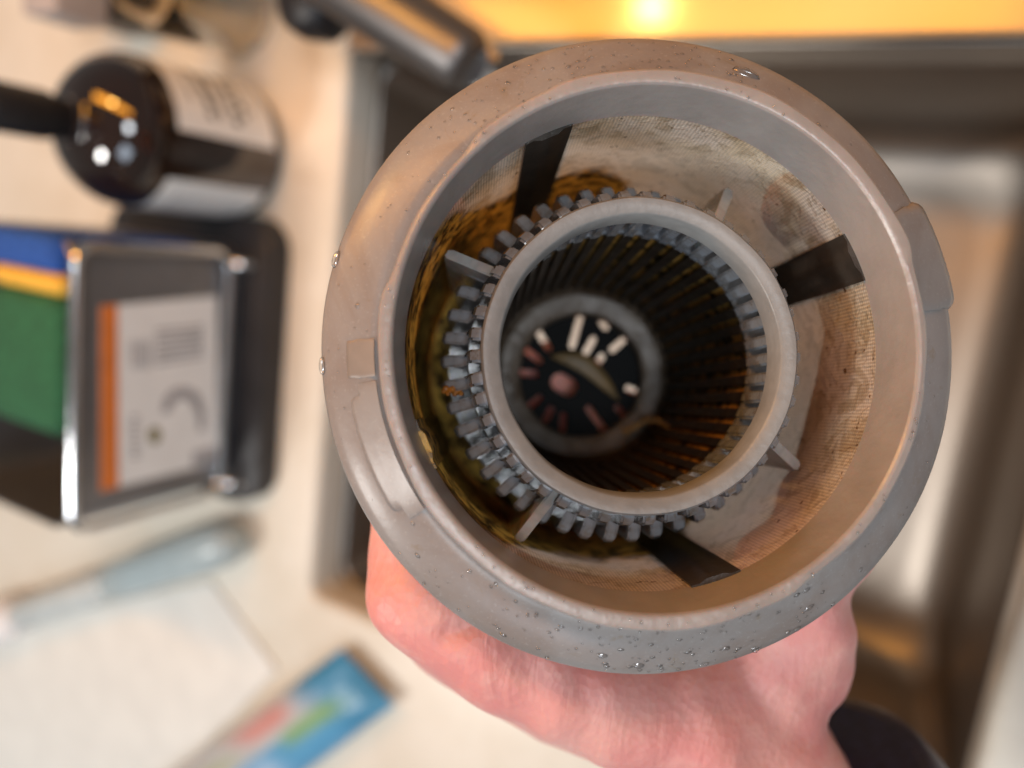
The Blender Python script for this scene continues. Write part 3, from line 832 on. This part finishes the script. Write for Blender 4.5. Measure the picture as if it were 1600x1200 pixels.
face_quad([(240 + 10 * math.cos(math.radians(t)), 680 + 13 * math.sin(math.radians(t))) for t in range(0, 360, 30)], 0.0009, M['olive'], 'print', st)
for k in range(7): face_quad([(203, 650 + k * 10), (215, 650 + k * 10), (215, 655 + k * 10), (203, 655 + k * 10)], 0.0009, M['greyink'], 'print', st)
face_quad([(300, 706), (336, 698), (336, 720), (300, 729)], 0.0010, M['greyink'], 'print', st)
# sponges inside
SXF = CX - 0.005                      # front of the sponges, behind the metal front
def sponge_box(pa, pb, name, mat, parent, dz=0.0, depth=0.058):
    a = at_x(*pa, SXF); zt = a.z + dz; b = at_x(*pb, SXF); b.z = a.z
    d = (b - a); ln = d.length; d.normalize(); nrm = Vector((-d.y, d.x, 0))
    if nrm.x > 0: nrm = -nrm
    bm = bmesh.new()
    box(bm, (0, 0, -0.085), (ln, depth, 0), 0.006, 3)
    mt = Matrix((( d.x, nrm.x, 0, a.x), (d.y, nrm.y, 0, a.y), (0, 0, 1, zt), (0, 0, 0, 1)))
    bmesh.ops.transform(bm, matrix=mt, verts=bm.verts[:])
    if parent: bmesh.ops.translate(bm, vec=-parent.location, verts=bm.verts[:])
    return obj(name, bm, mat, parent, angle=60)
o = sponge_box((82, 364), (86, 430), 'scouring_pad', M['blue'], None)
tag(o, 'deep blue scouring pad stuffed upright in the caddy', 'scouring pad')
sp = empty('sponge', at_z(60, 560, 0.04), 'yellow sponge with green scourer side, in the caddy below the blue pad', 'sponge')
sponge_box((86, 429), (84, 466), 'foam', M['yellow'], sp, -0.001)
sponge_box((83, 467), (76, 690), 'scourer', M['green'], sp, -0.002)

# ------------------------------------------------------------------ faucet
fb = at_z(470, -95)
faucet = empty('faucet', (fb.x, fb.y, 0), 'satin steel faucet with black knob reaching over the sink corner', 'faucet')
def loc(p): return Vector(p) - faucet.location
bm = bmesh.new(); lathe(bm, [(0, 0), (0.026, 0), (0.026, 0.004), (0.020, 0.007), (0.018, 0.060), (0.0165, 0.075), (0, 0.078)], 40, closed=False)
obj('base', bm, M['faucet'], faucet, angle=40)
p0 = Vector((fb.x, fb.y, 0.066)); p3 = at_z(722, 92, 0.075)
bm = bmesh.new(); n = 14; pts = []; rad = []
for i in range(n + 1):
    t = i / n; p = p0.lerp(p3, t); p.z += 0.012 * math.sin(PI * t); pts.append(p - faucet.location); rad.append(0.0165 - 0.004 * t)
e = (pts[-1] - pts[-2]).normalized()
for s, r in ((0.003, 0.0118), (0.0055, 0.009), (0.0065, 0.0045)): pts.append(pts[n] + e * s); rad.append(r)
tube(bm, pts, rad, 28)
spout = obj('spout', bm, M['faucet'], faucet, angle=60)
bm = bmesh.new(); lathe(bm, [(0, 0), (0.0085, 0), (0.0095, 0.002), (0.0095, 0.012), (0, 0.012)], 28, closed=False); bmesh.ops.translate(bm, vec=pts[n] + Vector((0, 0, -0.016)), verts=bm.verts[:])
obj('aerator', bm, M['chrome'], spout, angle=40)
kz = at_z(492, 2, 0.060)
bm = bmesh.new(); lathe(bm, [(0, -0.014), (0.010, -0.014), (0.0155, -0.010), (0.017, 0.0), (0.0155, 0.008), (0.011, 0.012), (0, 0.0135)], 36, closed=False); bmesh.ops.translate(bm, vec=kz - faucet.location, verts=bm.verts[:])
obj('knob', bm, M['capblack'], faucet, angle=50)
bm = bmesh.new(); tube(bm, [kz - faucet.location + Vector((0, 0, -0.012)), Vector((0.004, -0.010, 0.040))], 0.006, 12)
obj('knob_stem', bm, M['faucet'], faucet)

# ------------------------------------------------------------------ clear glass and grey carton at the back
g = at_z(432, 62) + Vector((-0.024, 0.012, 0))
gl = empty('drinking_glass', (g.x, g.y, 0), 'small clear glass standing behind the amber bottle', 'glass')
bm = bmesh.new(); lathe(bm, [(0, 0.0005), (0.020, 0.0005), (0.022, 0.003), (0.026, 0.066), (0.0255, 0.068), (0.0245, 0.066), (0.0205, 0.007), (0, 0.006)], 48, closed=False)
bmesh.ops.remove_doubles(bm, verts=bm.verts[:], dist=1e-5); obj('wall', bm, M['glass'], gl, angle=50)
c = at_z(262, 62)
ct = empty('carton', (c.x - 0.02, c.y + 0.03, 0), 'small grey carton with black lower band at the top left', 'carton')
bm = bmesh.new(); box(bm, (-0.018, -0.028, 0.0005), (0.018, 0.03, 0.036), 0.002); obj('base_band', bm, M['black'], ct, angle=30)
bm = bmesh.new(); box(bm, (-0.016, -0.034, 0.0362), (0.016, 0.028, 0.068), 0.002); obj('carton_body', bm, M['dgrey'], ct, angle=30)

# ------------------------------------------------------------------ brush, paper towel, packet on the counter
def lie(p, q, prof, name, mat, parent):
    d = (q - p); ln = d.length; d.normalize()
    bm = bmesh.new(); tube(bm, [p + d * (ln * t) - parent.location for t, r in prof], [r for t, r in prof], 24)
    return obj(name, bm, mat, parent, angle=50)
a = at_z(372, 842, 0.0155); b = at_z(-10, 975, 0.0155)
br = empty('dish_brush', (a.x, a.y, 0), 'pale blue translucent brush handle lying beside the caddy', 'brush')
lie(a, b, [(0.0, 0.005), (0.01, 0.010), (0.04, 0.0142), (0.12, 0.0150), (0.40, 0.0145), (0.435, 0.013), (0.445, 0.0105)], 'grip', M['paleblue'], br)
lie(a, b, [(0.442, 0.0108), (0.45, 0.0118), (0.60, 0.0124), (0.84, 0.0126), (0.86, 0.010)], 'handle', M['paleblue2'], br)
lie(a, b, [(0.855, 0.011), (0.87, 0.015), (0.94, 0.017), (1.05, 0.017), (1.10, 0.010)], 'brush_head', M['whitebristle'], br)

tw = [at_z(332, 905), at_z(436, 1045), at_z(200, 1300), at_z(-300, 1250), at_z(-260, 1040)]
bm = bmesh.new()
cx = sum((p for p in tw), Vector()) / 5
prism(bm, [(p.x, p.y) for p in tw][::-1], 0.0005, 0.0026, 0.001)
bmesh.ops.subdivide_edges(bm, edges=[e for e in bm.edges if e.calc_length() > 0.03], cuts=6, use_grid_fill=True)
bmesh.ops.translate(bm, vec=(-cx.x, -cx.y, 0), verts=bm.verts[:])
o = obj('paper_towel', bm, M['towel']); o.location = (cx.x, cx.y, 0)
tag(o, 'folded white paper towel lying flat on the counter at lower left', 'paper towel')

def m_packet():
    t = NT('printed_foil'); p = t.p
    uv = t.n('ShaderNodeUVMap').outputs[0]; s = t.n('ShaderNodeSeparateXYZ'); t.l(uv, s.inputs[0])
    u, v = s.outputs[0], s.outputs[1]
    wob = t.math('MULTIPLY', t.math('SUBTRACT', t.noise(uv, 4, 3), 0.5), 0.14)
    u2 = t.math('ADD', u, wob); v2 = t.math('ADD', v, wob)
    def blk(ua, ub, va, vb):
        a = t.math('MULTIPLY', t.ramp(u2, ua - .06, ua + .06), t.math('SUBTRACT', 1, t.ramp(u2, ub - .06, ub + .06)))
        b = t.math('MULTIPLY', t.ramp(v2, va - .08, va + .08), t.math('SUBTRACT', 1, t.ramp(v2, vb - .08, vb + .08)))
        return t.math('MULTIPLY', a, b)
    c = t.mix(t.ramp(v2, 0.46, 0.56), (0.09, 0.30, 0.50), (0.46, 0.45, 0.44))
    c = t.mix(blk(-0.2, 0.16, 0.0, 2.0), c, (0.05, 0.22, 0.38))
    c = t.mix(blk(0.10, 0.34, 0.34, 0.56), c, (0.20, 0.36, 0.16))
    c = t.mix(blk(0.22, 0.44, 0.66, 0.92), c, (0.56, 0.25, 0.22))
    c = t.mix(blk(0.46, 0.80, 0.10, 0.45), c, (0.30, 0.45, 0.62))
    c = t.mix(blk(0.60, 0.72, 0.20, 0.40), c, (0.04, 0.10, 0.35))
    c = t.mix(blk(0.50, 0.82, 0.58, 0.74), c, (0.36, 0.37, 0.25))
    c = t.mix(blk(0.90, 2.0, 0.45, 0.80), c, (0.02, 0.14, 0.04))
    t.l(c, p.inputs['Base Color']); p.inputs['Roughness'].default_value = 0.35
    t.l(t.bump(t.noise(t.coord(), 50, 3), 0.5, 0.003), p.inputs['Normal'])
    return t.m
# u runs from the near-sink end to the lower left, v across
c00, c10, c01, c11 = at_z(632, 1088), at_z(385, 1275), at_z(552, 1003), at_z(205, 1255)
pk_o = (c00 + c10 + c01 + c11) / 4
bm = bmesh.new(); uvl = bm.loops.layers.uv.new('UVMap'); nu, nv = 36, 18
def pk(i, j, sgn):
    u, v = i / nu, j / nv
    p = c00.lerp(c10, u).lerp(c01.lerp(c11, u), v)
    h = 0.009 * (max(0.0, 1 - (2 * u - 1) ** 6) * max(0.0, 1 - (2 * v - 1) ** 4)) ** 0.6
    h += 0.0016 * mnoise.noise(Vector((u * 9, v * 5, 1.3))) * (1 if h > 0.002 else 0.3)
    return Vector((p.x, p.y, 0.0105 + sgn * h)) - Vector((pk_o.x, pk_o.y, 0))
for sgn in (1, -1):
    g = [[bm.verts.new(pk(i, j, sgn)) for j in range(nv + 1)] for i in range(nu + 1)]
    for i in range(nu):
        for j in range(nv):
            f = bm.faces.new((g[i][j], g[i + 1][j], g[i + 1][j + 1], g[i][j + 1]))
            for lp, (a_, b_) in zip(f.loops, ((i, j), (i + 1, j), (i + 1, j + 1), (i, j + 1))): lp[uvl].uv = (a_ / nu, b_ / nv)
o = obj('packet', bm, m_packet(), angle=80); o.location = (pk_o.x, pk_o.y, 0)
tag(o, 'crinkled blue plastic packet with green and red print lying left of the hand', 'packet')
